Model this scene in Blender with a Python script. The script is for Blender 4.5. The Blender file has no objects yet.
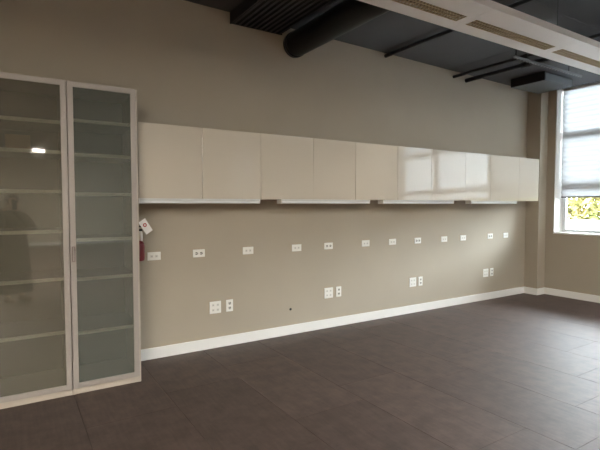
import bpy, bmesh, math, random
from mathutils import Vector, Matrix

random.seed(7)
S = bpy.context.scene
LAMP = 120.0  # glow of the far rear lamp and of the added fill rows
LAMP_FILL = 30.0  # glow of the added fill row overhead
SKY = 46.0
COL = S.collection
PI = math.pi

# ------------------------------------------------------------------ materials
def new_mat(name):
    m = bpy.data.materials.new(name)
    m.use_nodes = True
    m.node_tree.nodes.clear()
    return m, m.node_tree.nodes, m.node_tree.links


def pbr(name, col, rough=0.5, metal=0.0, spec=0.5, noise=0.0, nscale=8.0, bump=0.0, bscale=60.0, emit=None, estr=0.0):
    m, N, L = new_mat(name)
    out = N.new('ShaderNodeOutputMaterial')
    b = N.new('ShaderNodeBsdfPrincipled')
    L.new(b.outputs[0], out.inputs[0])
    b.inputs['Base Color'].default_value = (*col, 1)
    b.inputs['Roughness'].default_value = rough
    b.inputs['Metallic'].default_value = metal
    b.inputs['Specular IOR Level'].default_value = spec
    tc = N.new('ShaderNodeTexCoord')
    if noise > 0:
        n = N.new('ShaderNodeTexNoise')
        n.inputs['Scale'].default_value = nscale
        n.inputs['Detail'].default_value = 5
        L.new(tc.outputs['Object'], n.inputs['Vector'])
        r = N.new('ShaderNodeMapRange')
        r.inputs[1].default_value = 0.25
        r.inputs[2].default_value = 0.75
        r.inputs[3].default_value = 1 - noise
        r.inputs[4].default_value = 1 + noise
        L.new(n.outputs['Fac'], r.inputs[0])
        v = N.new('ShaderNodeVectorMath')
        v.operation = 'SCALE'
        v.inputs[0].default_value = col
        L.new(r.outputs[0], v.inputs['Scale'])
        L.new(v.outputs[0], b.inputs['Base Color'])
    if bump > 0:
        n2 = N.new('ShaderNodeTexNoise')
        n2.inputs['Scale'].default_value = bscale
        n2.inputs['Detail'].default_value = 4
        L.new(tc.outputs['Object'], n2.inputs['Vector'])
        bp = N.new('ShaderNodeBump')
        bp.inputs['Strength'].default_value = bump
        bp.inputs['Distance'].default_value = 0.01
        L.new(n2.outputs['Fac'], bp.inputs['Height'])
        L.new(bp.outputs[0], b.inputs['Normal'])
    if emit:
        b.inputs['Emission Color'].default_value = (*emit, 1)
        b.inputs['Emission Strength'].default_value = estr
    return m


M = {}
M['wall'] = pbr('taupe_paint', (0.385, 0.335, 0.263), 0.75, noise=0.03, nscale=2.0, bump=0.04, bscale=180)
M['white_trim'] = pbr('white_trim', (0.80, 0.79, 0.76), 0.4)
M['white_jamb'] = pbr('white_jamb', (0.82, 0.81, 0.78), 0.5)
M['tile'] = None
M['grout'] = pbr('grout', (0.036, 0.028, 0.024), 0.8)
M['ceiling'] = pbr('black_painted_deck', (0.066, 0.066, 0.069), 0.7, noise=0.08, nscale=3)
M['black'] = pbr('black_metal', (0.008, 0.008, 0.009), 0.45)
M['duct'] = pbr('black_duct', (0.004, 0.004, 0.0045), 0.45, spec=0.3)
M['pipe'] = pbr('black_pipe', (0.006, 0.006, 0.007), 0.5)
M['grey_unit'] = pbr('grey_unit', (0.095, 0.10, 0.105), 0.5)
M['strut'] = pbr('grey_strut', (0.13, 0.13, 0.13), 0.5)
M['beam_white'] = pbr('beam_white', (0.88, 0.87, 0.86), 0.5)
M['louver'] = pbr('bronze_louver', (0.60, 0.51, 0.35), 0.5, metal=0.1)
M['tray'] = pbr('dark_bronze_tray', (0.16, 0.12, 0.065), 0.5)
M['lamp'] = pbr('lamp_glow', (0.9, 0.85, 0.7), 0.5, emit=(1.0, 0.93, 0.82), estr=LAMP)
M['lamp_fill'] = pbr('fill_glow_neutral', (0.9, 0.9, 0.88), 0.5, emit=(1.0, 0.98, 0.93), estr=LAMP_FILL)
M['cab_body'] = pbr('cabinet_body', (0.62, 0.57, 0.49), 0.5)
M['gloss'] = pbr('gloss_cream', (0.62, 0.56, 0.465), 0.03, spec=0.62)
M['strip'] = pbr('light_strip_housing', (0.66, 0.67, 0.66), 0.4)
M['strip_lens'] = pbr('light_strip_lens', (0.80, 0.82, 0.82), 0.3)
M['alu'] = pbr('anodised_frame', (0.40, 0.36, 0.325), 0.45, metal=0.25)
M['melamine'] = pbr('pale_melamine', (0.48, 0.42, 0.35), 0.5)
M['shelf'] = pbr('pale_shelf', (0.93, 0.90, 0.78), 0.5)
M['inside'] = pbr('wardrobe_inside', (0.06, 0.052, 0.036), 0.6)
M['plate'] = pbr('white_plate', (0.78, 0.77, 0.73), 0.35)
M['socket'] = pbr('socket_face', (0.66, 0.65, 0.61), 0.35)
M['slot'] = pbr('dark_slot', (0.015, 0.014, 0.013), 0.6)
M['port'] = pbr('port_opening', (0.48, 0.465, 0.44), 0.6)
M['red'] = pbr('red_enamel', (0.15, 0.010, 0.018), 0.35)
M['red_print'] = pbr('red_print', (0.45, 0.04, 0.05), 0.6)
M['tag'] = pbr('white_card', (0.80, 0.77, 0.74), 0.6)
M['hose'] = pbr('white_plastic', (0.78, 0.76, 0.74), 0.4)
M['handle'] = pbr('handle_metal', (0.16, 0.10, 0.09), 0.35, metal=0.4)
M['frame_white'] = pbr('window_frame', (0.72, 0.74, 0.75), 0.4)
M['outwall'] = pbr('outside_concrete', (0.30, 0.295, 0.29), 0.9)
M['ground'] = pbr('outside_paving', (0.42, 0.41, 0.40), 0.9)
M['stem'] = pbr('hedge_stem', (0.16, 0.12, 0.07), 0.9)
M['skin'] = pbr('skin', (0.50, 0.31, 0.22), 0.5)
M['hair'] = pbr('dark_hair', (0.02, 0.015, 0.012), 0.6)
M['coat'] = pbr('dark_coat', (0.006, 0.006, 0.007), 0.85)
M['trouser'] = pbr('dark_trousers', (0.012, 0.012, 0.014), 0.85)
M['shoe'] = pbr('tan_shoe', (0.30, 0.19, 0.13), 0.6)
M['phone'] = pbr('phone_body', (0.01, 0.01, 0.01), 0.25)
M['eye'] = pbr('eye', (0.03, 0.02, 0.015), 0.2)


def tile_mat():
    m, N, L = new_mat('brown_floor_tile')
    out = N.new('ShaderNodeOutputMaterial')
    b = N.new('ShaderNodeBsdfPrincipled')
    L.new(b.outputs[0], out.inputs[0])
    tc = N.new('ShaderNodeTexCoord')
    at = N.new('ShaderNodeAttribute')
    at.attribute_name = 'tone'
    n = N.new('ShaderNodeTexNoise')
    n.inputs['Scale'].default_value = 7.0
    n.inputs['Detail'].default_value = 10
    n.inputs['Roughness'].default_value = 0.65
    L.new(tc.outputs['Object'], n.inputs['Vector'])
    mp = N.new('ShaderNodeMapping')
    mp.inputs['Scale'].default_value = (30, 3, 1)
    L.new(tc.outputs['Object'], mp.inputs['Vector'])
    n3 = N.new('ShaderNodeTexNoise')
    n3.inputs['Scale'].default_value = 1.5
    n3.inputs['Detail'].default_value = 4
    L.new(mp.outputs[0], n3.inputs['Vector'])
    ad = N.new('ShaderNodeMath')
    ad.operation = 'MULTIPLY_ADD'
    L.new(n3.outputs['Fac'], ad.inputs[0])
    ad.inputs[1].default_value = 0.35
    L.new(n.outputs['Fac'], ad.inputs[2])
    r = N.new('ShaderNodeMapRange')
    r.inputs[1].default_value = 0.52
    r.inputs[2].default_value = 0.83
    r.inputs[3].default_value = 0.70
    r.inputs[4].default_value = 1.30
    L.new(ad.outputs[0], r.inputs[0])
    mu = N.new('ShaderNodeMath')
    mu.operation = 'MULTIPLY'
    L.new(r.outputs[0], mu.inputs[0])
    L.new(at.outputs['Fac'], mu.inputs[1])
    v = N.new('ShaderNodeVectorMath')
    v.operation = 'SCALE'
    v.inputs[0].default_value = (0.074, 0.049, 0.040)
    L.new(mu.outputs[0], v.inputs['Scale'])
    L.new(v.outputs[0], b.inputs['Base Color'])
    b.inputs['Roughness'].default_value = 0.32
    b.inputs['Specular IOR Level'].default_value = 0.42
    rr = N.new('ShaderNodeMapRange')
    rr.inputs[3].default_value = 0.50
    rr.inputs[4].default_value = 0.64
    L.new(n.outputs['Fac'], rr.inputs[0])
    L.new(rr.outputs[0], b.inputs['Roughness'])
    bp = N.new('ShaderNodeBump')
    bp.inputs['Strength'].default_value = 0.12
    bp.inputs['Distance'].default_value = 0.006
    L.new(ad.outputs[0], bp.inputs['Height'])
    L.new(bp.outputs[0], b.inputs['Normal'])
    return m


M['tile'] = tile_mat()


def frosted_mat(name, tint):
    m, N, L = new_mat(name)
    out = N.new('ShaderNodeOutputMaterial')
    tr = N.new('ShaderNodeBsdfTransparent')
    tr.inputs[0].default_value = (0.90, 0.90, 0.86, 1)
    df = N.new('ShaderNodeBsdfDiffuse')
    df.inputs[0].default_value = (*tint, 1)
    mx = N.new('ShaderNodeMixShader')
    mx.inputs[0].default_value = 0.28
    L.new(tr.outputs[0], mx.inputs[1])
    L.new(df.outputs[0], mx.inputs[2])
    gl = N.new('ShaderNodeBsdfGlossy')
    gl.inputs['Roughness'].default_value = 0.035
    fr = N.new('ShaderNodeFresnel')
    fr.inputs[0].default_value = 2.0
    m2 = N.new('ShaderNodeMixShader')
    L.new(fr.outputs[0], m2.inputs[0])
    L.new(mx.outputs[0], m2.inputs[1])
    L.new(gl.outputs[0], m2.inputs[2])
    L.new(m2.outputs[0], out.inputs[0])
    return m


M['frosted_reflect'] = frosted_mat('frosted_glass_warm_reflection', (0.36, 0.33, 0.25))  # same glass on both doors; the left's warm reflection is painted into its tint
M['frosted_green'] = frosted_mat('frosted_glass_green', (0.35, 0.37, 0.32))


def clear_mat():
    m, N, L = new_mat('clear_glass')
    out = N.new('ShaderNodeOutputMaterial')
    tr = N.new('ShaderNodeBsdfTransparent')
    tr.inputs[0].default_value = (0.93, 0.95, 0.95, 1)
    gl = N.new('ShaderNodeBsdfGlossy')
    gl.inputs['Roughness'].default_value = 0.0
    fr = N.new('ShaderNodeFresnel')
    fr.inputs[0].default_value = 1.45
    m2 = N.new('ShaderNodeMixShader')
    L.new(fr.outputs[0], m2.inputs[0])
    L.new(tr.outputs[0], m2.inputs[1])
    L.new(gl.outputs[0], m2.inputs[2])
    L.new(m2.outputs[0], out.inputs[0])
    return m


M['clear'] = clear_mat()


def blind_mat(name, mixd, tcol, transp):
    m, N, L = new_mat(name)
    out = N.new('ShaderNodeOutputMaterial')
    tl = N.new('ShaderNodeBsdfTranslucent')
    tl.inputs[0].default_value = (*tcol, 1)
    df = N.new('ShaderNodeBsdfDiffuse')
    df.inputs[0].default_value = (0.74, 0.75, 0.76, 1)
    tp = N.new('ShaderNodeBsdfTransparent')
    tp.inputs[0].default_value = (0.95, 0.97, 1.0, 1)
    mx = N.new('ShaderNodeMixShader')
    mx.inputs[0].default_value = mixd
    L.new(tl.outputs[0], mx.inputs[1])
    L.new(df.outputs[0], mx.inputs[2])
    m2 = N.new('ShaderNodeMixShader')
    m2.inputs[0].default_value = transp
    L.new(mx.outputs[0], m2.inputs[1])
    L.new(tp.outputs[0], m2.inputs[2])
    L.new(m2.outputs[0], out.inputs[0])
    return m


M['blind'] = blind_mat('blind_fabric', 0.70, (0.225, 0.23, 0.24), 0.0)
M['sheer'] = blind_mat('sheer_blind_fabric', 0.12, (0.78, 0.80, 0.83), 0.01)  # blind made more translucent than the near one to brighten room and doors


def leaf_mat():
    m, N, L = new_mat('yellow_leaves')
    out = N.new('ShaderNodeOutputMaterial')
    oi = N.new('ShaderNodeTexCoord')
    n = N.new('ShaderNodeTexNoise')
    n.inputs['Scale'].default_value = 2.2
    n.inputs['Detail'].default_value = 6
    L.new(oi.outputs['Object'], n.inputs['Vector'])
    cr = N.new('ShaderNodeValToRGB')
    cr.color_ramp.elements[0].position = 0.36
    cr.color_ramp.elements[0].color = (0.11, 0.12, 0.043, 1)
    cr.color_ramp.elements[1].position = 0.60
    cr.color_ramp.elements[1].color = (0.20, 0.16, 0.06, 1)
    L.new(n.outputs['Fac'], cr.inputs[0])
    df = N.new('ShaderNodeBsdfDiffuse')
    tl = N.new('ShaderNodeBsdfTranslucent')
    L.new(cr.outputs[0], df.inputs[0])
    L.new(cr.outputs[0], tl.inputs[0])
    mx = N.new('ShaderNodeMixShader')
    mx.inputs[0].default_value = 0.4
    L.new(df.outputs[0], mx.inputs[1])
    L.new(tl.outputs[0], mx.inputs[2])
    L.new(mx.outputs[0], out.inputs[0])
    return m


M['leaf'] = leaf_mat()

# ------------------------------------------------------------------ mesh helpers
def box(bm, x0, x1, y0, y1, z0, z1, mi=0):
    vs = [bm.verts.new(p) for p in ((x0, y0, z0), (x1, y0, z0), (x1, y1, z0), (x0, y1, z0),
                                    (x0, y0, z1), (x1, y0, z1), (x1, y1, z1), (x0, y1, z1))]
    for f in ((0, 3, 2, 1), (4, 5, 6, 7), (0, 1, 5, 4), (1, 2, 6, 5), (2, 3, 7, 6), (3, 0, 4, 7)):
        fc = bm.faces.new([vs[i] for i in f])
        fc.material_index = mi
    return vs


def tube(bm, pts, r, seg=12, caps=True):
    """round tube along a list of points; r a number or a list"""
    pts = [Vector(p) for p in pts]
    rr = r if isinstance(r, (list, tuple)) else [r] * len(pts)
    rings = []
    up = None
    for i, p in enumerate(pts):
        d = (pts[min(i + 1, len(pts) - 1)] - pts[max(i - 1, 0)]).normalized()
        if up is None:
            a = Vector((0, 0, 1)) if abs(d.z) < 0.9 else Vector((1, 0, 0))
            up = (a - d * a.dot(d)).normalized()
        else:
            up = (up - d * up.dot(d)).normalized()
        sd = d.cross(up)
        rings.append([bm.verts.new(p + (up * math.cos(2 * PI * k / seg) + sd * math.sin(2 * PI * k / seg)) * rr[i]) for k in range(seg)])
    for a, b in zip(rings, rings[1:]):
        for k in range(seg):
            f = bm.faces.new((a[k], a[(k + 1) % seg], b[(k + 1) % seg], b[k]))
            f.smooth = True
    if caps:
        bm.faces.new(list(reversed(rings[0])))
        bm.faces.new(rings[-1])


def lathe(bm, prof, cx=0, cy=0, sx=1.0, sy=1.0, seg=24):
    rings = []
    for r, z in prof:
        rings.append([bm.verts.new((cx + sx * r * math.cos(2 * PI * k / seg), cy + sy * r * math.sin(2 * PI * k / seg), z)) for k in range(seg)])
    for a, b in zip(rings, rings[1:]):
        for k in range(seg):
            f = bm.faces.new((a[k], a[(k + 1) % seg], b[(k + 1) % seg], b[k]))
            f.smooth = True
    bm.faces.new(list(reversed(rings[0])))
    bm.faces.new(rings[-1])


def obj(name, bm, mats, parent=None, bevel=0.0, loc=(0, 0, 0)):
    me = bpy.data.meshes.new(name)
    bmesh.ops.recalc_face_normals(bm, faces=bm.faces[:])
    bm.to_mesh(me)
    bm.free()
    for m in (mats if isinstance(mats, (list, tuple)) else [mats]):
        me.materials.append(m)
    o = bpy.data.objects.new(name, me)
    COL.objects.link(o)
    o.location = loc
    if parent:
        o.parent = parent
    if bevel > 0:
        bv = o.modifiers.new('bevel', 'BEVEL')
        bv.width = bevel
        bv.segments = 2
        bv.limit_method = 'ANGLE'
    return o


def bx(name, x0, x1, y0, y1, z0, z1, mat, parent=None, bevel=0.0):
    bm = bmesh.new()
    box(bm, x0, x1, y0, y1, z0, z1)
    return obj(name, bm, mat, parent, bevel)


def tag(o, label, cat, group=None):
    o['label'] = label
    o['category'] = cat
    if group:
        o['group'] = group
    return o


def thing(name, label, cat, loc=(0, 0, 0), group=None):
    o = bpy.data.objects.new(name, None)
    o.empty_display_size = 0.1
    COL.objects.link(o)
    o.location = loc
    return tag(o, label, cat, group)


def struct(o):
    o['kind'] = 'structure'
    return o


def copy_tree(o, parent=None):
    c = o.copy()
    COL.objects.link(c)
    if parent:
        c.parent = parent
    for ch in list(o.children):
        copy_tree(ch, c)
    return c


# ------------------------------------------------------------------ room numbers
YW, XR, XL, YB = 4.33, 7.32, -4.0, -11.0
XO = 7.60                                   # outer face of the window wall


def zc(x):                                   # the deck falls gently towards the windows
    return 3.41 - 0.0178 * x


# floor: 60 cm wide tiles in running bond, grout joints between
bm = bmesh.new()
box(bm, XL - 0.2, XO, YB - 0.2, YW + 0.2, -0.15, -0.004, 1)
tone = []
known = {3: 1.67, 4: 1.36, 5: 1.665, 6: 1.96, 7: 2.36, 8: 2.06, 0: 3.2, 1: 2.27, 2: 2.57, -1: 2.9}
P, G, LEN = 0.6035, 0.0012, 1.2
lay = bm.faces.layers.float.new('tone')
for c in range(-8, 12):
    x0 = 0.99 - P + c * P
    xa, xb = max(x0 + G, XL), min(x0 + P - G, XR)
    if xb - xa < 0.02:
        continue
    off = known.get(c, random.randint(0, 3) * 0.3 + 0.1) % LEN
    k0 = math.floor((YB - off) / LEN)
    y = off + k0 * LEN
    while y < YW:
        ya, yb = max(y + 0.0006, YB), min(y + LEN - 0.0006, YW)
        if yb - ya > 0.01:
            e = 0.0004
            v = [bm.verts.new(p) for p in ((xa, ya, -0.004), (xb, ya, -0.004), (xb, yb, -0.004), (xa, yb, -0.004),
                                           (xa + e, ya + e, 0), (xb - e, ya + e, 0), (xb - e, yb - e, 0), (xa + e, yb - e, 0))]
            t = random.uniform(0.9, 1.1)
            for f in ((4, 5, 6, 7), (0, 1, 5, 4), (1, 2, 6, 5), (2, 3, 7, 6), (3, 0, 4, 7)):
                fc = bm.faces.new([v[i] for i in f])
                fc[lay] = t
        y += LEN
struct(obj('floor', bm, [M['tile'], M['grout']]))

# ceiling slab, sloping, with shallow deck seams
bm = bmesh.new()
def slab(bm, x0, x1, y0, y1, d0, d1):
    vs = []
    for d in (d0, d1):
        for x, y in ((x0, y0), (x1, y0), (x1, y1), (x0, y1)):
            vs.append(bm.verts.new((x, y, zc(x) + d)))
    for f in ((0, 3, 2, 1), (4, 5, 6, 7), (0, 1, 5, 4), (1, 2, 6, 5), (2, 3, 7, 6), (3, 0, 4, 7)):
        bm.faces.new([vs[i] for i in f])
xs = [XL - 0.2, -2.4, -1.2, 0.1, 1.4, 2.7, 3.95, 5.2, 6.45, XO]
slab(bm, XL - 0.2, XO, YB - 0.2, YW + 0.2, 0.012, 0.2)
for a, b in zip(xs, xs[1:]):
    ys = [YB - 0.2, -8, -5, -2, 0.7, 2.5, YW + 0.2]
    for c, d in zip(ys, ys[1:]):
        slab(bm, a + 0.0015, b - 0.0015, c + 0.0015, d - 0.0015, 0.0, 0.012)
struct(obj('ceiling', bm, M['ceiling']))

# walls
def xwall(name, x0, x1, y0, y1):
    bm = bmesh.new()
    vs = [bm.verts.new(p) for p in ((x0, y0, 0), (x1, y0, 0), (x1, y1, 0), (x0, y1, 0),
                                    (x0, y0, zc(x0)), (x1, y0, zc(x1)), (x1, y1, zc(x1)), (x0, y1, zc(x0)))]
    for f in ((0, 3, 2, 1), (4, 5, 6, 7), (0, 1, 5, 4), (1, 2, 6, 5), (2, 3, 7, 6), (3, 0, 4, 7)):
        bm.faces.new([vs[i] for i in f])
    return struct(obj(name, bm, M['wall']))

xwall('wall_back', XL, XR, YW, YW + 0.2)
xwall('wall_front', XL, XR, YB - 0.2, YB)
xwall('wall_left', XL - 0.2, XL, YB - 0.2, YW + 0.2)
xwall('wall_corner', 7.11, XR, 4.11, YW)       # pilaster in the far corner
bm = bmesh.new()
WINS = [(0.50, 3.985, 0.985), (-8.6, -6.4, 0.985)]
ye = YB - 0.2
for (a, b, sill) in sorted(WINS):
    box(bm, XR, XO, ye, a, 0, zc(XR) + 0.0)
    box(bm, XR, XO, a, b, 0, sill)
    ye = b
box(bm, XR, XO, ye, YW + 0.2, 0, zc(XR))
struct(obj('wall_right', bm, M['wall']))

# baseboards
BH = 0.105
bm = bmesh.new()
box(bm, 0.89, 7.11, YW - 0.014, YW, 0, BH)
box(bm, XL, -0.63, YW - 0.014, YW, 0, BH)
struct(obj('baseboard_back', bm, M['white_trim'], bevel=0.003))
bm = bmesh.new()
box(bm, 7.096, 7.11, 4.11, YW - 0.014, 0, BH)
box(bm, 7.096, XR - 0.014, 4.096, 4.11, 0, BH)
struct(obj('baseboard_corner', bm, M['white_trim'], bevel=0.003))
bm = bmesh.new()
box(bm, XR - 0.014, XR, YB + 0.014, 4.11, 0, BH)
struct(obj('baseboard_right', bm, M['white_trim'], bevel=0.003))
struct(bx('baseboard_left', XL, XL + 0.014, YB + 0.014, YW - 0.014, 0, BH, M['white_trim'], None, 0.003))
struct(bx('baseboard_front', XL, XR, YB, YB + 0.014, 0, BH, M['white_trim'], None, 0.003))

# ------------------------------------------------------------------ windows
def window(idx, ya, yb, sill, mull):
    zt = zc(XR)
    root = bpy.data.objects.new('window_%d' % idx, None)
    COL.objects.link(root)
    root.location = (XR, (ya + yb) / 2, sill)
    root['kind'] = 'structure'
    ox, oy, oz = XR, (ya + yb) / 2, sill
    def B(name, x0, x1, y0, y1, z0, z1, m, par=root, bev=0.003):
        return bx(name, x0 - ox, x1 - ox, y0 - oy, y1 - oy, z0 - oz, z1 - oz, m, par, bev)
    # white reveal lining and sill board
    bm = bmesh.new()
    e = 0.012
    box(bm, XR - 0.004 - ox, XO - 0.03 - ox, yb - e - oy, yb - oy, 0, zt - oz)
    o = obj('reveal', bm, M['white_jamb'], root)
    bm = bmesh.new()
    box(bm, XR - 0.004 - ox, XO - 0.03 - ox, ya - oy, ya + e - oy, 0, zt - oz)
    obj('reveal', bm, M['white_jamb'], root)
    B('window_sill', XR - 0.012, XO - 0.03, ya + e, yb - e, sill, sill + 0.028, M['white_jamb'])
    xa, xb = 7.55, XO - 0.002
    zb = sill + 0.028
    fr = bmesh.new()
    box(fr, xa - ox, xb - ox, ya + e - oy, ya + e + 0.05 - oy, zb - oz, zt - oz)
    box(fr, xa - ox, xb - ox, yb - e - 0.05 - oy, yb - e - oy, zb - oz, zt - oz)
    box(fr, xa - ox, xb - ox, ya + e + 0.05 - oy, yb - e - 0.05 - oy, zb - oz, zb + 0.04 - oz)
    obj('window_frame', fr, M['frame_white'], root, 0.002)
    for my in mull:
        B('mullion', 7.44, xb, my - 0.03, my + 0.03, zb + 0.04, zt, M['frame_white'])
    edges = [ya + e + 0.05] + [y for m_ in mull for y in (m_ - 0.03, m_ + 0.03)] + [yb - e - 0.05]
    for k in range(0, len(edges), 2):
        a, b = edges[k], edges[k + 1]
        for z in (1.765, 2.56):
            B('transom', xa, xb, a, b, z - 0.05, z + 0.05, M['frame_white'])
        for z0, z1 in ((zb + 0.04, 1.715), (1.815, 2.51), (2.61, zt)):
            B('pane', 7.573, 7.579, a, b, z0, z1, M['clear'], root, 0)
    return root

window(1, *WINS[0], (1.46, 2.72))
window(2, *WINS[1], (-7.5,))  # unseen rear window, added without blinds to bring in fill light


# pleated blinds in front of the near window, one per bay
def blind(ya, yb, zb, label, mat='blind'):
    zt = zc(XR) - 0.005
    x = 7.475
    t = thing('window_blind', label, 'blind', (x, (ya + yb) / 2, zb), 'blinds on the window')
    w = (yb - ya) / 2
    H = zt - zb
    bm = bmesh.new()
    n = max(8, int(46 * H / 1.72) // 2 * 2)
    prev = None
    for i in range(n + 1):
        z = 0.02 + (H - 0.06) * i / n
        dx = 0.005 if i % 2 else -0.005
        cur = (bm.verts.new((dx, -w, z)), bm.verts.new((dx, w, z)))
        if prev:
            bm.faces.new((prev[0], prev[1], cur[1], cur[0]))
        prev = cur
    obj('blind_fabric', bm, M[mat], t)
    bx('bottom_rail', -0.010, 0.010, -w, w, 0, 0.022, M['strut'], t, 0.003)
    bx('head_rail', -0.018, 0.018, -w, w, H - 0.04, H, M['frame_white'], t, 0.003)
    return t

blind(2.753, 3.955, 1.556, 'white pleated blind lowered to eye level in the window bay nearest the corner')
blind(1.493, 2.687, 1.556, 'sheer white pleated blind in the middle bay, mirrored in the gloss doors', 'sheer')
blind(0.515, 1.427, 1.556, 'sheer white pleated blind in the bay farthest from the corner', 'sheer')

# ------------------------------------------------------------------ outside
struct(bx('ground', XO, 40, -30, 30, -0.3, -0.16, M['ground']))
o = bx('garden_wall', 12.0, 12.25, -14, 16, -0.16, 1.06, M['outwall'], None, 0.01)
tag(o, 'low white wall outside below the yellow hedge', 'wall')
h = thing('hedge', 'yellow leafed hedge outside, glimpsed under the blind', 'hedge', (13.4, 2.0, -0.16))
bm = bmesh.new()
rnd = random.Random(3)
def leaf(bm, p, s):
    a = Vector((rnd.uniform(-1, 1), rnd.uniform(-1, 1), rnd.uniform(-1, 1))).normalized()
    b = a.orthogonal().normalized()
    v = [bm.verts.new(p + a * s), bm.verts.new(p + b * s * .55), bm.verts.new(p - a * s), bm.verts.new(p - b * s * .55)]
    bm.faces.new(v)
for i in range(18000):
    y = rnd.uniform(-4, 10)
    z = 0.5 + 1.7 * rnd.random()
    th = 0.75 - 0.12 * (z - 1.2) ** 2
    x = rnd.uniform(-th, th)
    leaf(bm, Vector((x, y - 2, z)), rnd.uniform(0.07, 0.14))
obj('foliage', bm, M['leaf'], h)
for k in range(8):
    bm = bmesh.new()
    y = -5.5 + k * 1.8
    tube(bm, [(0, y, 0), (0.05, y + .05, 1.2), (0.0, y + .1, 2.3)], [0.05, 0.035, 0.015], 8)
    obj('stem', bm, M['stem'], h)

# ------------------------------------------------------------------ wall cabinets
YF = 3.98
ZB, ZT = 1.503, 2.140
XB = [0.926, 1.487, 2.080, 2.698, 3.264, 3.905, 4.482, 5.139, 5.676, 6.353, 6.870]
NAMES = [
    'cream gloss wall cabinet at the row end, touching the tall frosted wardrobe',
    'cream gloss wall cabinet second from the frosted wardrobe',
    'cream gloss wall cabinet third from the frosted wardrobe, over the gap in the light strips',
    'cream gloss wall cabinet fourth from the wardrobe, the palest of the beige ones',
    'cream gloss wall cabinet fifth from the wardrobe, left of the first bright window reflection',
    'gloss wall cabinet with the leftmost bright window reflection in its door',
    'gloss wall cabinet fifth from the window corner, second to mirror the window',
    'gloss wall cabinet third from the corner end, narrow with a bright mirrored window',
    'gloss wall cabinet next to last before the corner pilaster',
    'narrow gloss wall cabinet at the corner end, in front of the pilaster',
]
NAMES[6] = 'gloss wall cabinet fourth from the corner pilaster, greyer than its mirroring neighbours'
TILT = [(0.4, 0.5), (0.2, -0.4), (-0.3, 0.3), (0.5, -0.5), (0.0, 0.0), (-0.7, 0.0), (-0.6, 0.15), (-0.2, 0.1), (-0.2, -0.5), (0.0, 0.4)]
for k in range(10):
    x0, x1 = XB[k], XB[k + 1]
    xm, w = (x0 + x1) / 2, (x1 - x0) / 2
    t = thing('wall_cabinet', NAMES[k], 'cabinet', (xm, YW, ZB), 'wall cabinets in the row')
    bm = bmesh.new()
    yb, yf = 0.0, YF + 0.022 - YW
    H = ZT - ZB
    th = 0.016
    box(bm, -w, -w + th, yf, yb, 0, H)
    box(bm, w - th, w, yf, yb, 0, H)
    box(bm, -w + th, w - th, yf, yb, 0, th)
    box(bm, -w + th, w - th, yf, yb, H - th, H)
    box(bm, -w + th, w - th, yb - 0.01, yb, th, H - th)
    if k == 9:                               # the end unit meets the pilaster: shallower on the right
        pass
    obj('cabinet_body', bm, M['cab_body'], t)
    bm = bmesh.new()
    box(bm, -w + 0.0015, w - 0.0015, 0, 0.019, -H, 0)
    d = obj('cabinet_door', bm, M['gloss'], t, 0.0012)
    d.location = (0, YF - YW, H)
    tx, tz = TILT[k]
    d.rotation_euler = (math.radians(tx) * 0.6, 0, math.radians(tz) * 0.35)

# light strips under the cabinets
SX = [(0.926, 2.080), (2.317, 3.491), (3.690, 4.937), (5.284, 6.339)]
SL = ['slim white light strip under the cabinets beside the wardrobe',
      'slim white light strip under the cabinets, second along from the wardrobe',
      'slim white light strip under the cabinets, third along from the wardrobe',
      'slim white light strip under the cabinets nearest the corner pilaster']
for (a, b), lb in zip(SX, SL):
    t = thing('under_cabinet_light', lb, 'light', ((a + b) / 2, YF + 0.06, ZB), 'under cabinet light strips')
    w = (b - a) / 2
    bx('strip_housing', -w + 0.012, w - 0.012, -0.045, 0.045, -0.020, 0, M['strip'], t, 0.002)  # housing of the light strip, with the lens below
    bx('light_lens', -w + 0.012, w - 0.012, -0.043, 0.043, -0.043, -0.020, M['strip_lens'], t, 0.006)
    bx('end_cap', -w, -w + 0.012, -0.046, 0.046, -0.044, 0, M['plate'], t, 0.002)
    bx('end_cap', w - 0.012, w, -0.046, 0.046, -0.044, 0, M['plate'], t, 0.002)

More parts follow.
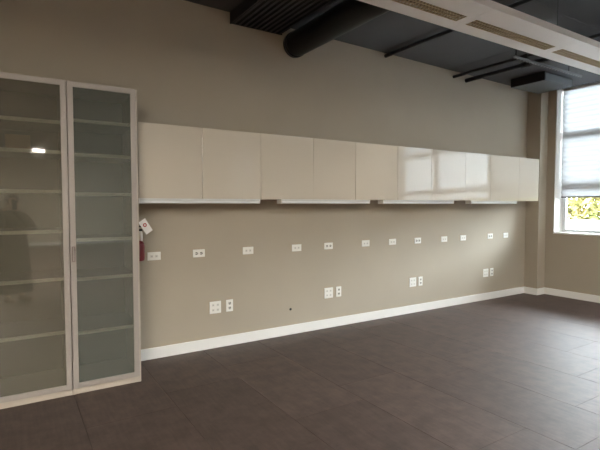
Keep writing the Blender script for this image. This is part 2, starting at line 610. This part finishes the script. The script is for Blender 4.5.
# ------------------------------------------------------------------ wardrobes
WZ = 2.362
def wardrobe(x0, x1, label, shelves, open_deg, hinge_left, handle):
    t = thing('wardrobe', label, 'wardrobe', ((x0 + x1) / 2, YW, 0), 'frosted glass wardrobes')
    w = (x1 - x0) / 2
    yf = 3.822 - YW
    th = 0.018
    bm = bmesh.new()
    box(bm, -w, -w + th, yf, 0, 0, WZ)
    obj('side_panel', bm, M['melamine'], t, 0.001)
    bm = bmesh.new()
    box(bm, w - th, w, yf, 0, 0, WZ)
    obj('side_panel', bm, M['melamine'], t, 0.001)
    bx('top_panel', -w + th, w - th, yf, 0, WZ - th, WZ, M['melamine'], t)
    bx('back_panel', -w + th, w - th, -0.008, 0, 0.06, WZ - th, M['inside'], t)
    bx('base_panel', -w + th, w - th, yf, -0.008, 0.042, 0.06, M['melamine'], t)
    bx('plinth', -w + th, w - th, yf + 0.004, yf + 0.02, 0, 0.042, M['melamine'], t)
    for z in shelves:
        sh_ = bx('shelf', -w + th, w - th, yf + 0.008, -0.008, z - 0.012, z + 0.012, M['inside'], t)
        bx('front_edge', -w + th, w - th, yf + 0.003, yf + 0.008, z - 0.013, z + 0.013, M['shelf'], sh_)
    # door: frame with pane and handle
    fw, dt = 0.040, 0.020
    hx = -w + 0.002 if hinge_left else w - 0.016
    s = 1 if hinge_left else -1
    W = 2 * w - (0.004 if hinge_left else 0.018)
    z0, z1 = 0.052, WZ
    fr = bmesh.new()
    def bxx(a, b, y0, y1, za, zb, m=fr):
        box(m, min(a * s, b * s), max(a * s, b * s), y0, y1, za, zb)
    # mitred one-piece frame: outer and inner rectangle loops
    def ring(y):
        xa, xb = sorted((0, W * s))
        o_ = [(xa, z0), (xb, z0), (xb, z1), (xa, z1)]
        i_ = [(xa + fw, z0 + fw), (xb - fw, z0 + fw), (xb - fw, z1 - fw), (xa + fw, z1 - fw)]
        return [fr.verts.new((p[0], y, p[1])) for p in o_], [fr.verts.new((p[0], y, p[1])) for p in i_]
    of, inf = ring(-dt)
    ob, inb = ring(0)
    for i in range(4):
        j = (i + 1) % 4
        fr.faces.new((of[i], of[j], inf[j], inf[i]))
        fr.faces.new((ob[i], inb[i], inb[j], ob[j]))
        fr.faces.new((of[i], ob[i], ob[j], of[j]))
        fr.faces.new((inf[i], inf[j], inb[j], inb[i]))
    d = obj('glass_door', fr, M['alu'], t, 0.0015)
    d.location = (hx, yf - 0.001, 0)
    d.rotation_euler = (0, 0, -math.radians(open_deg) * s)
    pn = bmesh.new()
    bxx(fw, W - fw, -0.013, -0.009, z0 + fw, z1 - fw, pn)
    obj('glass_pane', pn, M['frosted_reflect' if hinge_left else 'frosted_green'], d)
    if handle:
        hb = bmesh.new()
        ha, hb_, hz0, hz1, q = W - 0.031, W - 0.011, 1.022, 1.135, 0.0035
        def HB(a, b, za, zb):
            box(hb, min(a * s, b * s), max(a * s, b * s), -dt - 0.012, -dt, za, zb)
        HB(ha, ha + q, hz0, hz1)
        HB(hb_ - q, hb_, hz0, hz1)
        HB(ha + q, hb_ - q, hz0, hz0 + q)
        HB(ha + q, hb_ - q, hz1 - q, hz1)
        obj('door_handle', hb, M['handle'], d)
    return t

wardrobe(-0.125, 0.378, 'tall wardrobe with reflection-tinted brownish frosted glass door, cut off by the photo edge', [2.055, 1.835, 1.545, 1.250, 0.893, 0.490], 0.6, True, False)
wardrobe(0.380, 0.886, 'tall wardrobe with grey green frosted glass door, beside the wall cabinets', [2.080, 1.826, 1.529, 1.180, 0.880, 0.466], 0.0, False, True)
o = bx('storage_box', -0.01, 0.145, 3.90, 4.20, 1.8502, 1.955, pbr('brown_card', (0.30, 0.17, 0.09), 0.8), None, 0.004)
tag(o, 'small brown box on an upper shelf behind the left frosted door', 'box')

# ------------------------------------------------------------------ fire extinguisher
fe = thing('fire_extinguisher', 'small red fire extinguisher with white tag hung beside the wardrobe', 'fire extinguisher', (0.938, 4.05, 0.965))
bm = bmesh.new()
lathe(bm, [(0.030, 0), (0.043, 0.006), (0.045, 0.02), (0.045, 0.135), (0.042, 0.152), (0.028, 0.168), (0.016, 0.176)], seg=28)
obj('cylinder', bm, M['red'], fe)
bm = bmesh.new()
tube(bm, [(0.018, 0, 0.165), (0.020, 0, 0.20), (0.018, 0, 0.24), (0.012, 0, 0.262)], [0.011, 0.012, 0.012, 0.010], 12)
obj('nozzle', bm, M['hose'], fe)
bm = bmesh.new()
box(bm, -0.035, 0.028, -0.012, 0.012, 0.256, 0.275)
box(bm, -0.035, 0.020, -0.010, 0.010, 0.292, 0.304)
box(bm, -0.035, -0.020, -0.010, 0.010, 0.275, 0.292)
obj('squeeze_handle', bm, M['black'], fe, 0.003)
bm = bmesh.new()
box(bm, -0.034, 0.034, -0.0012, 0.0012, -0.062, 0.062)
tg = obj('inspection_tag', bm, M['tag'], fe)
tg.location = (0.052, -0.022, 0.297)
tg.rotation_euler = (0, math.radians(-33), math.radians(8))
bm = bmesh.new()
r1 = [bm.verts.new((0.017 * math.cos(a), -0.0016, 0.014 + 0.017 * math.sin(a))) for a in [2 * PI * k / 20 for k in range(20)]]
r2 = [bm.verts.new((0.008 * math.cos(a), -0.0016, 0.014 + 0.008 * math.sin(a))) for a in [2 * PI * k / 20 for k in range(20)]]
for k in range(20):
    bm.faces.new((r1[k], r1[(k + 1) % 20], r2[(k + 1) % 20], r2[k]))
obj('red_ring_print', bm, M['red_print'], tg)
bm = bmesh.new()
box(bm, -0.053, -0.046, -0.03, 0.03, 0.05, 0.15)
obj('wall_bracket', bm, M['black'], fe)

# ------------------------------------------------------------------ wall plates
def plate_body(w, h, mat='plate'):
    bm = bmesh.new()
    box(bm, -w / 2, w / 2, -0.007, 0, -h / 2, h / 2)
    return bm

def outlet(x, z, label, horizontal, group):
    t = thing('power_outlet', label, 'outlet', (x, YW, z), group)
    w, h = (0.122, 0.076) if horizontal else (0.076, 0.122)
    obj('cover_plate', plate_body(w, h), M['plate'], t, 0.003)
    for s in (-1, 1):
        cx, cz = (s * 0.024, 0) if horizontal else (0, s * 0.024)
        bm = bmesh.new()
        a, b = (0.016, 0.0145) if horizontal else (0.0145, 0.016)
        box(bm, cx - a, cx + a, -0.0099, -0.007, cz - b, cz + b)
        f = obj('socket_face', bm, M['socket'], t, 0.001)
        bm = bmesh.new()
        for dx, dz in ((-0.0075, 0.003), (0.0075, 0.003)):
            a, b = (dx, dz) if not horizontal else (-dz, dx)
            hw, hh = (0.0038, 0.0085) if not horizontal else (0.0085, 0.0038)
            box(bm, cx + a - hw, cx + a + hw, -0.0106, -0.0097, cz + b - hh, cz + b + hh)
        a, b = (0, -0.010) if not horizontal else (0.010, 0)
        box(bm, cx + a - 0.0035, cx + a + 0.0035, -0.0106, -0.0097, cz + b - 0.0035, cz + b + 0.0035)
        obj('socket_slots', bm, M['slot'], f)
    return t

def data_plate(x, z, label, ports, w, h, group):
    t = thing('data_plate', label, 'wall plate', (x, YW, z), group)
    obj('cover_plate', plate_body(w, h), M['plate'], t, 0.003)
    for cx, cz in ports:
        bm = bmesh.new()
        box(bm, cx - 0.0125, cx + 0.0125, -0.0095, -0.007, cz - 0.0125, cz + 0.0125)
        p = obj('data_socket', bm, M['socket'], t, 0.001)
        bm = bmesh.new()
        box(bm, cx - 0.007, cx + 0.007, -0.0101, -0.0094, cz - 0.006, cz + 0.005)
        obj('port_opening', bm, M['port'], p)
    return t

UP = [(1.136, .968, 'd'), (1.571, .970, 'o'), (2.107, .968, 'd'), (2.707, .966, 'd'), (3.146, .966, 'o'), (3.713, .970, 'd'),
      (4.163, .969, 'd'), (4.623, .966, 'o'), (5.150, .964, 'd'), (5.558, .966, 'd'), (6.189, .968, 'o'), (6.581, .967, 'd')]
UL = ['white data plate in the upper row, beside the red extinguisher',
      'white twin outlet in the upper row, the one nearest the wardrobe',
      'white data plate in the upper row, x',
      'white data plate left of the outlet over the second low pair',
      'white twin outlet right above the second low pair of plates',
      'white data plate right of the outlet over the second low pair',
      'white data plate left of the outlet over the third low pair',
      'white twin outlet right above the third low pair of plates',
      'white data plate right of the outlet over the third low pair',
      'white data plate left of the upper outlet nearest the corner',
      'white twin outlet in the upper row, above the low pair nearest the corner',
      'white data plate at the corner end of the upper row']
UL[2] = 'white data plate in the upper row, third plate from the wardrobe'
for (x, z, kd), lb in zip(UP, UL):
    if kd == 'o':
        outlet(x, z, lb, True, 'upper row outlets')
    else:
        data_plate(x, z, lb, [(-0.022, 0), (0.022, 0)], 0.122, 0.076, 'upper row data plates')
q = [(-0.025, 0.025), (0.025, 0.025), (-0.025, -0.025), (0.025, -0.025)]
LO = [(1.738, 1.893), (3.150, 3.297), (4.539, 4.685), (6.096, 6.243)]
LN = ['in the low pair nearest the wardrobe', 'in the second low pair from the wardrobe',
      'in the second low pair from the corner', 'in the low pair nearest the corner']
for (a, b), nm in zip(LO, LN):
    data_plate(a, 0.412, 'large square white four port plate ' + nm, q, 0.122, 0.122, 'low square plates')
    outlet(b, 0.413, 'upright white twin outlet ' + nm, False, 'low outlets')
bm = bmesh.new()
lathe(bm, [(0.014, -0.002), (0.014, 0.002), (0.011, 0.004)], seg=16)
o = obj('cable_hole', bm, M['slot'])
o.rotation_euler = (PI / 2, 0, 0)
o.location = (2.628, YW - 0.001, 0.283)
tag(o, 'small dark cable hole low in the taupe wall', 'hole')

# ------------------------------------------------------------------ overhead: duct, pipes, ribbed panel, unit
bm = bmesh.new()
tube(bm, [(2.668, 4.33, 3.182), (2.668, 0.3, 3.182)], 0.130, 36)
t = thing('air_duct', 'thick round black air duct running up from the wall top', 'duct', (0, 0, 0))
obj('duct_pipe', bm, M['duct'], t)
for y in (4.285, 1.6, 0.4):
    bm = bmesh.new()
    tube(bm, [(2.668, y - 0.02, 3.182), (2.668, y + 0.02, 3.182)], 0.135, 36)
    obj('duct_collar', bm, M['black'], t)
# cable coiled along the duct's upper left
bm = bmesh.new()
pts = []
for i in range(160):
    a = i * 0.45
    y = 3.62 - i * 0.006
    pts.append((2.575 + 0.030 * math.cos(a), y, 3.335 + 0.022 * math.sin(a)))
tube(bm, pts, 0.007, 6)
tag(obj('coiled_cable', bm, M['strut']), 'dark grey coiled cable lying along the black duct', 'cable')

# ribbed black deck panel hanging a hand below the ceiling
t = thing('ribbed_panel', 'black ribbed metal panel under the ceiling left of the duct', 'panel', (0, 0, 0))
bm = bmesh.new()
n = 10
x0, x1 = 1.932, 2.520
for k in range(n):
    a = x0 + (x1 - x0) * k / n
    p = (x1 - x0) / n
    prof = [(a, 3.300), (a + p * 0.2, 3.268), (a + p * 0.7, 3.268), (a + p * 0.9, 3.300), (a + p, 3.300)]
    for (xa, za), (xb, zb) in zip(prof, prof[1:]):
        v = [bm.verts.new(pp) for pp in ((xa, 0.2, za), (xb, 0.2, zb), (xb, YW, zb), (xa, YW, za))]
        bm.faces.new(v)
bmesh.ops.remove_doubles(bm, verts=bm.verts[:], dist=0.0005)
obj('ribbed_sheet', bm, M['black'], t)
bm = bmesh.new()
box(bm, x0 - 0.012, x0, 0.2, YW, 3.262, zc(x0))
obj('edge_trim', bm, M['black'], t)
bm = bmesh.new()
box(bm, x0, x1, YW - 0.012, YW, 3.266, 3.352)
obj('edge_trim', bm, M['black'], t)

def pipe(name, label, x, z, r, y0, y1, fits=(), cat='pipe'):
    t = thing(name, label, cat, (x, y1, z))
    bm = bmesh.new()
    tube(bm, [(0, 0, 0), (0, y0 - y1, 0)], r, 16)
    obj('pipe_run', bm, M['pipe'], t)
    for y in fits:
        bm = bmesh.new()
        tube(bm, [(0, y - y1 - 0.06, 0), (0, y - y1 + 0.06, 0)], r * 1.35, 16)
        obj('coupling', bm, M['pipe'], t)
    return t

pipe('sprinkler_pipe', 'black pipe high on the wall midway between duct and corner unit', 4.02, zc(4.02) - 0.036, 0.023, -6, YW, (3.05, 0.4))
pipe('sprinkler_pipe', 'thin black pipe, left one of the two by the corner unit', 5.30, 3.235, 0.020, -6, YW, (3.3, 2.9))
pipe('sprinkler_pipe', 'thicker black pipe, right one of the two by the corner unit', 5.57, 3.222, 0.029, -6, YW, (3.42, 2.72))

t = thing('strut_channel', 'thin grey perforated channel hung before the corner unit', 'channel', (0, 0, 0))
bm = bmesh.new()
cx0, cx1, cy, cz = 4.98, 6.50, 3.215, 3.145
box(bm, cx0, cx1, cy - 0.013, cy + 0.013, cz, cz + 0.004)
box(bm, cx0, cx1, cy - 0.013, cy - 0.010, cz + 0.004, cz + 0.028)
box(bm, cx0, cx1, cy + 0.010, cy + 0.013, cz + 0.004, cz + 0.028)
obj('channel_rail', bm, M['strut'], t)
for k in range(24):
    a = cx0 + 0.04 + k * 0.0625
    bx('slot_hole', a - 0.014, a + 0.014, cy - 0.007, cy + 0.007, cz - 0.0008, cz + 0.001, M['slot'], t)
for x in (5.02, 6.18):
    bm = bmesh.new()
    tube(bm, [(x, cy, cz + 0.004), (x, cy, zc(x))], 0.006, 8)
    obj('hanger_rod', bm, M['pipe'], t)

t = thing('ceiling_air_unit', 'grey boxy air unit with black end under the ceiling corner', 'air unit', (6.655, 3.85, 3.170))
bm = bmesh.new()
zt = zc(6.3) - 3.17 - 0.004
w = 0.35
vs = box(bm, -w, w, -0.25, 0.255, 0, zc(6.655 + w) - 3.17)
obj('unit_body', bm, M['grey_unit'], t, 0.004)
bx('end_grille', -w - 0.012, -w, -0.25, 0.255, 0.002, zc(6.3) - 3.17 - 0.006, M['black'], t, 0.004)
bx('front_panel', -w, w, -0.258, -0.25, 0.012, 0.10, M['grey_unit'], t, 0.003)

# ------------------------------------------------------------------ hanging light beam
ZBm = 2.95
def light_beam(x0, mods, yoff, label, lit, wide=0.0, lamp='lamp', P_=1.30):
    y0, y1 = 2.226 + yoff, 2.675 + yoff
    ga, gb = 2.431 + yoff - wide, 2.544 + yoff + wide * 0.5
    x1 = x0 + mods * P_
    ox, oy = (x0 + x1) / 2, (y0 + y1) / 2
    t = thing('pendant_light', label, 'light', (ox, oy, ZBm))
    th, Hh = 0.006, 0.05
    bm = bmesh.new()
    def B(a, b, c, d, e, f):
        box(bm, a - ox, b - ox, c - oy, d - oy, e, f)
    for k in range(mods):                        # bottom pan of each module, joints left open
        a, b = x0 + k * P_ + 0.0015, x0 + (k + 1) * P_ - 0.0015
        B(a, b, y0, ga, 0, th)
        B(a, b, gb, y1, 0, th)
        B(a, a + 0.058, ga, gb, 0, th)
        B(b - 0.058, b, ga, gb, 0, th)
    B(x0, x1, y0, y0 + th, th, Hh)
    B(x0, x1, y1 - th, y1, th, Hh)
    B(x0, x0 + th, y0 + th, y1 - th, th, Hh)
    B(x1 - th, x1, y0 + th, y1 - th, th, Hh)
    B(x0, x1, y0, y1, Hh, Hh + th)
    obj('light_housing', bm, M['beam_white'], t)
    for k in range(mods):
        a, b = x0 + k * P_ + 0.06, x0 + (k + 1) * P_ - 0.06
        if lit:
            bx('light_lens', a - ox, b - ox, ga - oy, gb - oy, -0.004, 0.008, M[lamp], t)
            continue
        bm = bmesh.new()
        n = 34
        for i in range(n + 1):
            x = a + (b - a) * i / n
            box(bm, x - 0.0018 - ox, x + 0.0018 - ox, ga - oy, gb - oy, 0.001, 0.010)
        for j in range(4):
            y = ga + (gb - ga) * j / 3
            box(bm, a - ox, b - ox, y - 0.0018 - oy, y + 0.0018 - oy, 0.001, 0.010)
        lv = obj('louver', bm, M['louver'], t)
        bx('lamp_tray', a - ox, b - ox, ga - oy, gb - oy, 0.023, 0.027, M['tray'], lv)
    for k in range(mods + 1):
        x = x0 + k * P_ - (0.38 if k else -0.1)
        x = min(max(x, x0 + 0.1), x1 - 0.1)
        bm = bmesh.new()
        tube(bm, [(x - ox, y0 + 0.02 - oy, Hh), (x - ox, y0 + 0.02 - oy, zc(x) - ZBm)], 0.003, 6)
        obj('suspension_wire', bm, M['pipe'], t)
    return t

light_beam(0.59, 5, 0, 'long white hanging light beam with bronze louvers over the floor', False)
light_beam(0.30, 1, -9.6, 'short lit hanging light beam far behind, a bright speck in the left frosted door', True, P_=0.42)
for yy, nm in ((-4.8, 'first'), (-6.6, 'second'), (-8.4, 'third')):  # unseen rows added to brighten the room, kept clear of the mirroring doors
    light_beam(-3.5, 2, yy, 'added fill light beam over the room to the left of the photo, %s row' % nm, True, 0.14)

light_beam(1.95, 4, -2.76, 'added fill light beam nearest overhead, just outside the photo', True, 0.14, 'lamp_fill')  # unseen fill row, added to light the back wall from the front

# ------------------------------------------------------------------ the photographer, seen only as a reflection
F0 = Vector((math.cos(math.radians(57.55)), math.sin(math.radians(57.55)), 0))
R0 = Vector((math.sin(math.radians(57.55)), -math.cos(math.radians(57.55)), 0))
base = -F0 * 0.40 + R0 * 0.20
person = thing('person', 'person in a long dark coat holding up a phone, mirrored in the left frosted door', 'person', base)
person.rotation_euler = (0, 0, math.radians(57.55 - 90))
PHX, PHY, PHZ = -0.20, 0.375, 1.45          # phone centre in the person's own frame

V, E, RAD = [], [], []
def node(p, r, par=None):
    V.append(p)
    RAD.append(r)
    if par is not None:
        E.append((par, len(V) - 1))
    return len(V) - 1
pel = node((0, 0, 0.84), 0.125)
sp = node((0, 0.0, 1.0), 0.115, pel)
ch = node((0, 0.0, 1.18), 0.125, sp)
nk = node((0, 0.0, 1.315), 0.055, ch)
n2 = node((0, 0.008, 1.37), 0.050, nk)
jw = node((0, 0.022, 1.425), 0.066, n2)
sk = node((0, 0.008, 1.50), 0.080, jw)
tp = node((0, 0.0, 1.555), 0.060, sk)
for s in (-1, 1):
    hp = node((s * 0.09, 0, 0.78), 0.088, pel)
    kn = node((s * 0.10, 0.01, 0.45), 0.058, hp)
    cf = node((s * 0.10, -0.01, 0.30), 0.052, kn)
    ak = node((s * 0.105, 0, 0.09), 0.036, cf)
    ft = node((s * 0.115, 0.10, 0.035), 0.034, ak)
    node((s * 0.12, 0.17, 0.028), 0.026, ft)
    sh = node((s * 0.165, 0, 1.265), 0.058, ch)
    el = node((-0.27, 0.13, 1.10) if s < 0 else (0.20, 0.16, 1.10), 0.042, sh)
    hx = PHX + s * 0.046
    wr = node((hx + s * 0.035, PHY - 0.10, 1.385), 0.026, el)
    pm = node((hx + s * 0.022, PHY - 0.035, 1.42), 0.026, wr)
    for k in range(4):                            # four fingers around the phone's edge, on its back
        z = 1.475 - k * 0.021
        ln = (0.9, 1.0, 0.95, 0.75)[k]
        f1 = node((hx + s * 0.022, PHY - 0.005, z - 0.006), 0.0095, pm)
        f2 = node((hx + s * 0.012, PHY + 0.020, z), 0.0085, f1)
        node((hx - s * 0.014 * ln, PHY + 0.022, z + 0.002), 0.0075, f2)
    t1 = node((hx + s * 0.004, PHY - 0.040, 1.445), 0.0105, pm)
    node((hx - s * 0.010, PHY - 0.020, 1.462), 0.0085, t1)
me = bpy.data.meshes.new('body')
me.from_pydata(V, E, [])
body = bpy.data.objects.new('body', me)
COL.objects.link(body)
body.parent = person
sm = body.modifiers.new('skin', 'SKIN')
sm.use_smooth_shade = True
for i, r in enumerate(RAD):
    me.skin_vertices[0].data[i].radius = (r, r)
me.skin_vertices[0].data[0].use_root = True
body.modifiers.new('sub', 'SUBSURF').levels = 1
body.modifiers['sub'].render_levels = 1
me.materials.append(M['skin'])
# hair, face, clothes
bm = bmesh.new()
bmesh.ops.create_uvsphere(bm, u_segments=24, v_segments=14, radius=0.1)
for v in bm.verts:
    v.co = Vector((v.co.x * 0.90, v.co.y * 1.0 - 0.012, v.co.z * 0.98 + 1.508))
bmesh.ops.delete(bm, geom=[v for v in bm.verts if v.co.y > 0.045 and v.co.z < 1.545], context='VERTS')
for f in bm.faces:
    f.smooth = True
ho = obj('hair', bm, M['hair'], person)
ho.modifiers.new('solid', 'SOLIDIFY').thickness = 0.01
for s in (-1, 1):
    bm = bmesh.new()
    bmesh.ops.create_uvsphere(bm, u_segments=10, v_segments=8, radius=0.010)
    e_ = obj('eye', bm, M['eye'], person)
    e_.location = (s * 0.030, 0.086, 1.485)
    bm = bmesh.new()
    bmesh.ops.create_uvsphere(bm, u_segments=10, v_segments=8, radius=0.022)
    for v in bm.verts:
        v.co.x *= 0.4
        v.co.z *= 1.4
    e_ = obj('ear', bm, M['skin'], person)
    e_.location = (s * 0.088, 0.0, 1.475)
bm = bmesh.new()
tube(bm, [(0, 0.086, 1.49), (0, 0.100, 1.462), (0, 0.088, 1.452)], [0.007, 0.013, 0.010], 10)
obj('nose', bm, M['skin'], person)
bm = bmesh.new()
tube(bm, [(-0.022, 0.080, 1.425), (0, 0.090, 1.424), (0.022, 0.080, 1.425)], [0.003, 0.006, 0.003], 8)
obj('mouth', bm, pbr('lips', (0.35, 0.14, 0.12), 0.5), person)
bm = bmesh.new()
prof = [(0.27, 0.14), (0.262, 0.16), (0.245, 0.40), (0.225, 0.65), (0.205, 0.86), (0.185, 1.00), (0.205, 1.16), (0.215, 1.24), (0.17, 1.305), (0.085, 1.345), (0.075, 1.37)]
lathe(bm, prof, 0, 0.01, 1.0, 0.72, 32)
obj('coat', bm, M['coat'], person)
for s in (-1, 1):
    bm = bmesh.new()
    hx = PHX + s * 0.046
    el = Vector((-0.27, 0.13, 1.10) if s < 0 else (0.20, 0.16, 1.10))
    tube(bm, [(s * 0.15, 0, 1.275), tuple((Vector((s * 0.165, 0, 1.265)) + el) / 2), tuple(el), (hx + s * 0.038, PHY - 0.125, 1.370)],
         [0.075, 0.070, 0.062, 0.045], 16)
    obj('coat_sleeve', bm, M['coat'], person)
    bm = bmesh.new()
    tube(bm, [(s * 0.115, -0.035, 0.032), (s * 0.115, 0.03, 0.045), (s * 0.116, 0.11, 0.036), (s * 0.12, 0.19, 0.030)], [0.030, 0.044, 0.036, 0.029], 14)
    obj('shoe', bm, M['shoe'], person)
ph = thing('phone', 'dark phone held up by the person, mirrored in the left frosted door', 'phone',
           base + R0 * PHX + F0 * (PHY + 0.003) + Vector((0, 0, PHZ)))
ph.rotation_euler = person.rotation_euler
bx('phone_case', -0.037, 0.037, -0.004, 0.004, -0.075, 0.075, M['phone'], ph, 0.003)
bx('screen', -0.034, 0.034, -0.0048, -0.0042, -0.070, 0.070, M['eye'], ph)

# ------------------------------------------------------------------ light
wd = bpy.data.worlds.new('sky')
S.world = wd
wd.use_nodes = True
N, L = wd.node_tree.nodes, wd.node_tree.links
N.clear()
wo = N.new('ShaderNodeOutputWorld')
bg = N.new('ShaderNodeBackground')
bg.inputs[0].default_value = (0.85, 0.935, 1.0, 1)
bg.inputs[1].default_value = SKY
L.new(bg.outputs[0], wo.inputs[0])
for (ya, yb, sill) in WINS:
    l = bpy.data.lights.new('sky_portal', 'AREA')
    l.shape = 'RECTANGLE'
    l.size = 3.29 - sill
    l.size_y = yb - ya
    l.cycles.is_portal = True
    lo = bpy.data.objects.new('sky_portal', l)
    COL.objects.link(lo)
    lo.location = (XO + 0.02, (ya + yb) / 2, (sill + 3.29) / 2)
    lo.rotation_euler = (0, PI / 2, 0)

# ------------------------------------------------------------------ camera
cam = bpy.data.cameras.new('camera')
cam.sensor_fit = 'HORIZONTAL'
cam.sensor_width = 36
cam.lens = 458 / 600 * 36
cam.clip_start = 0.02
co = bpy.data.objects.new('camera', cam)
COL.objects.link(co)
co.location = (0, 0, 1.45)
co.rotation_euler = (PI / 2 - math.atan(20.5 / 458), 0, math.radians(57.55 - 90))
S.camera = co

S.view_settings.view_transform = 'Standard'
S.view_settings.look = 'None'
S.view_settings.gamma = 1
S.view_settings.use_curve_mapping = False
S.view_settings.exposure = 0.62
S.cycles.use_denoising = True
S.cycles.max_bounces = 12
S.cycles.diffuse_bounces = 8
S.cycles.transparent_max_bounces = 16
S.cycles.sample_clamp_indirect = 6
S.cycles.caustics_reflective = False
S.cycles.caustics_refractive = False
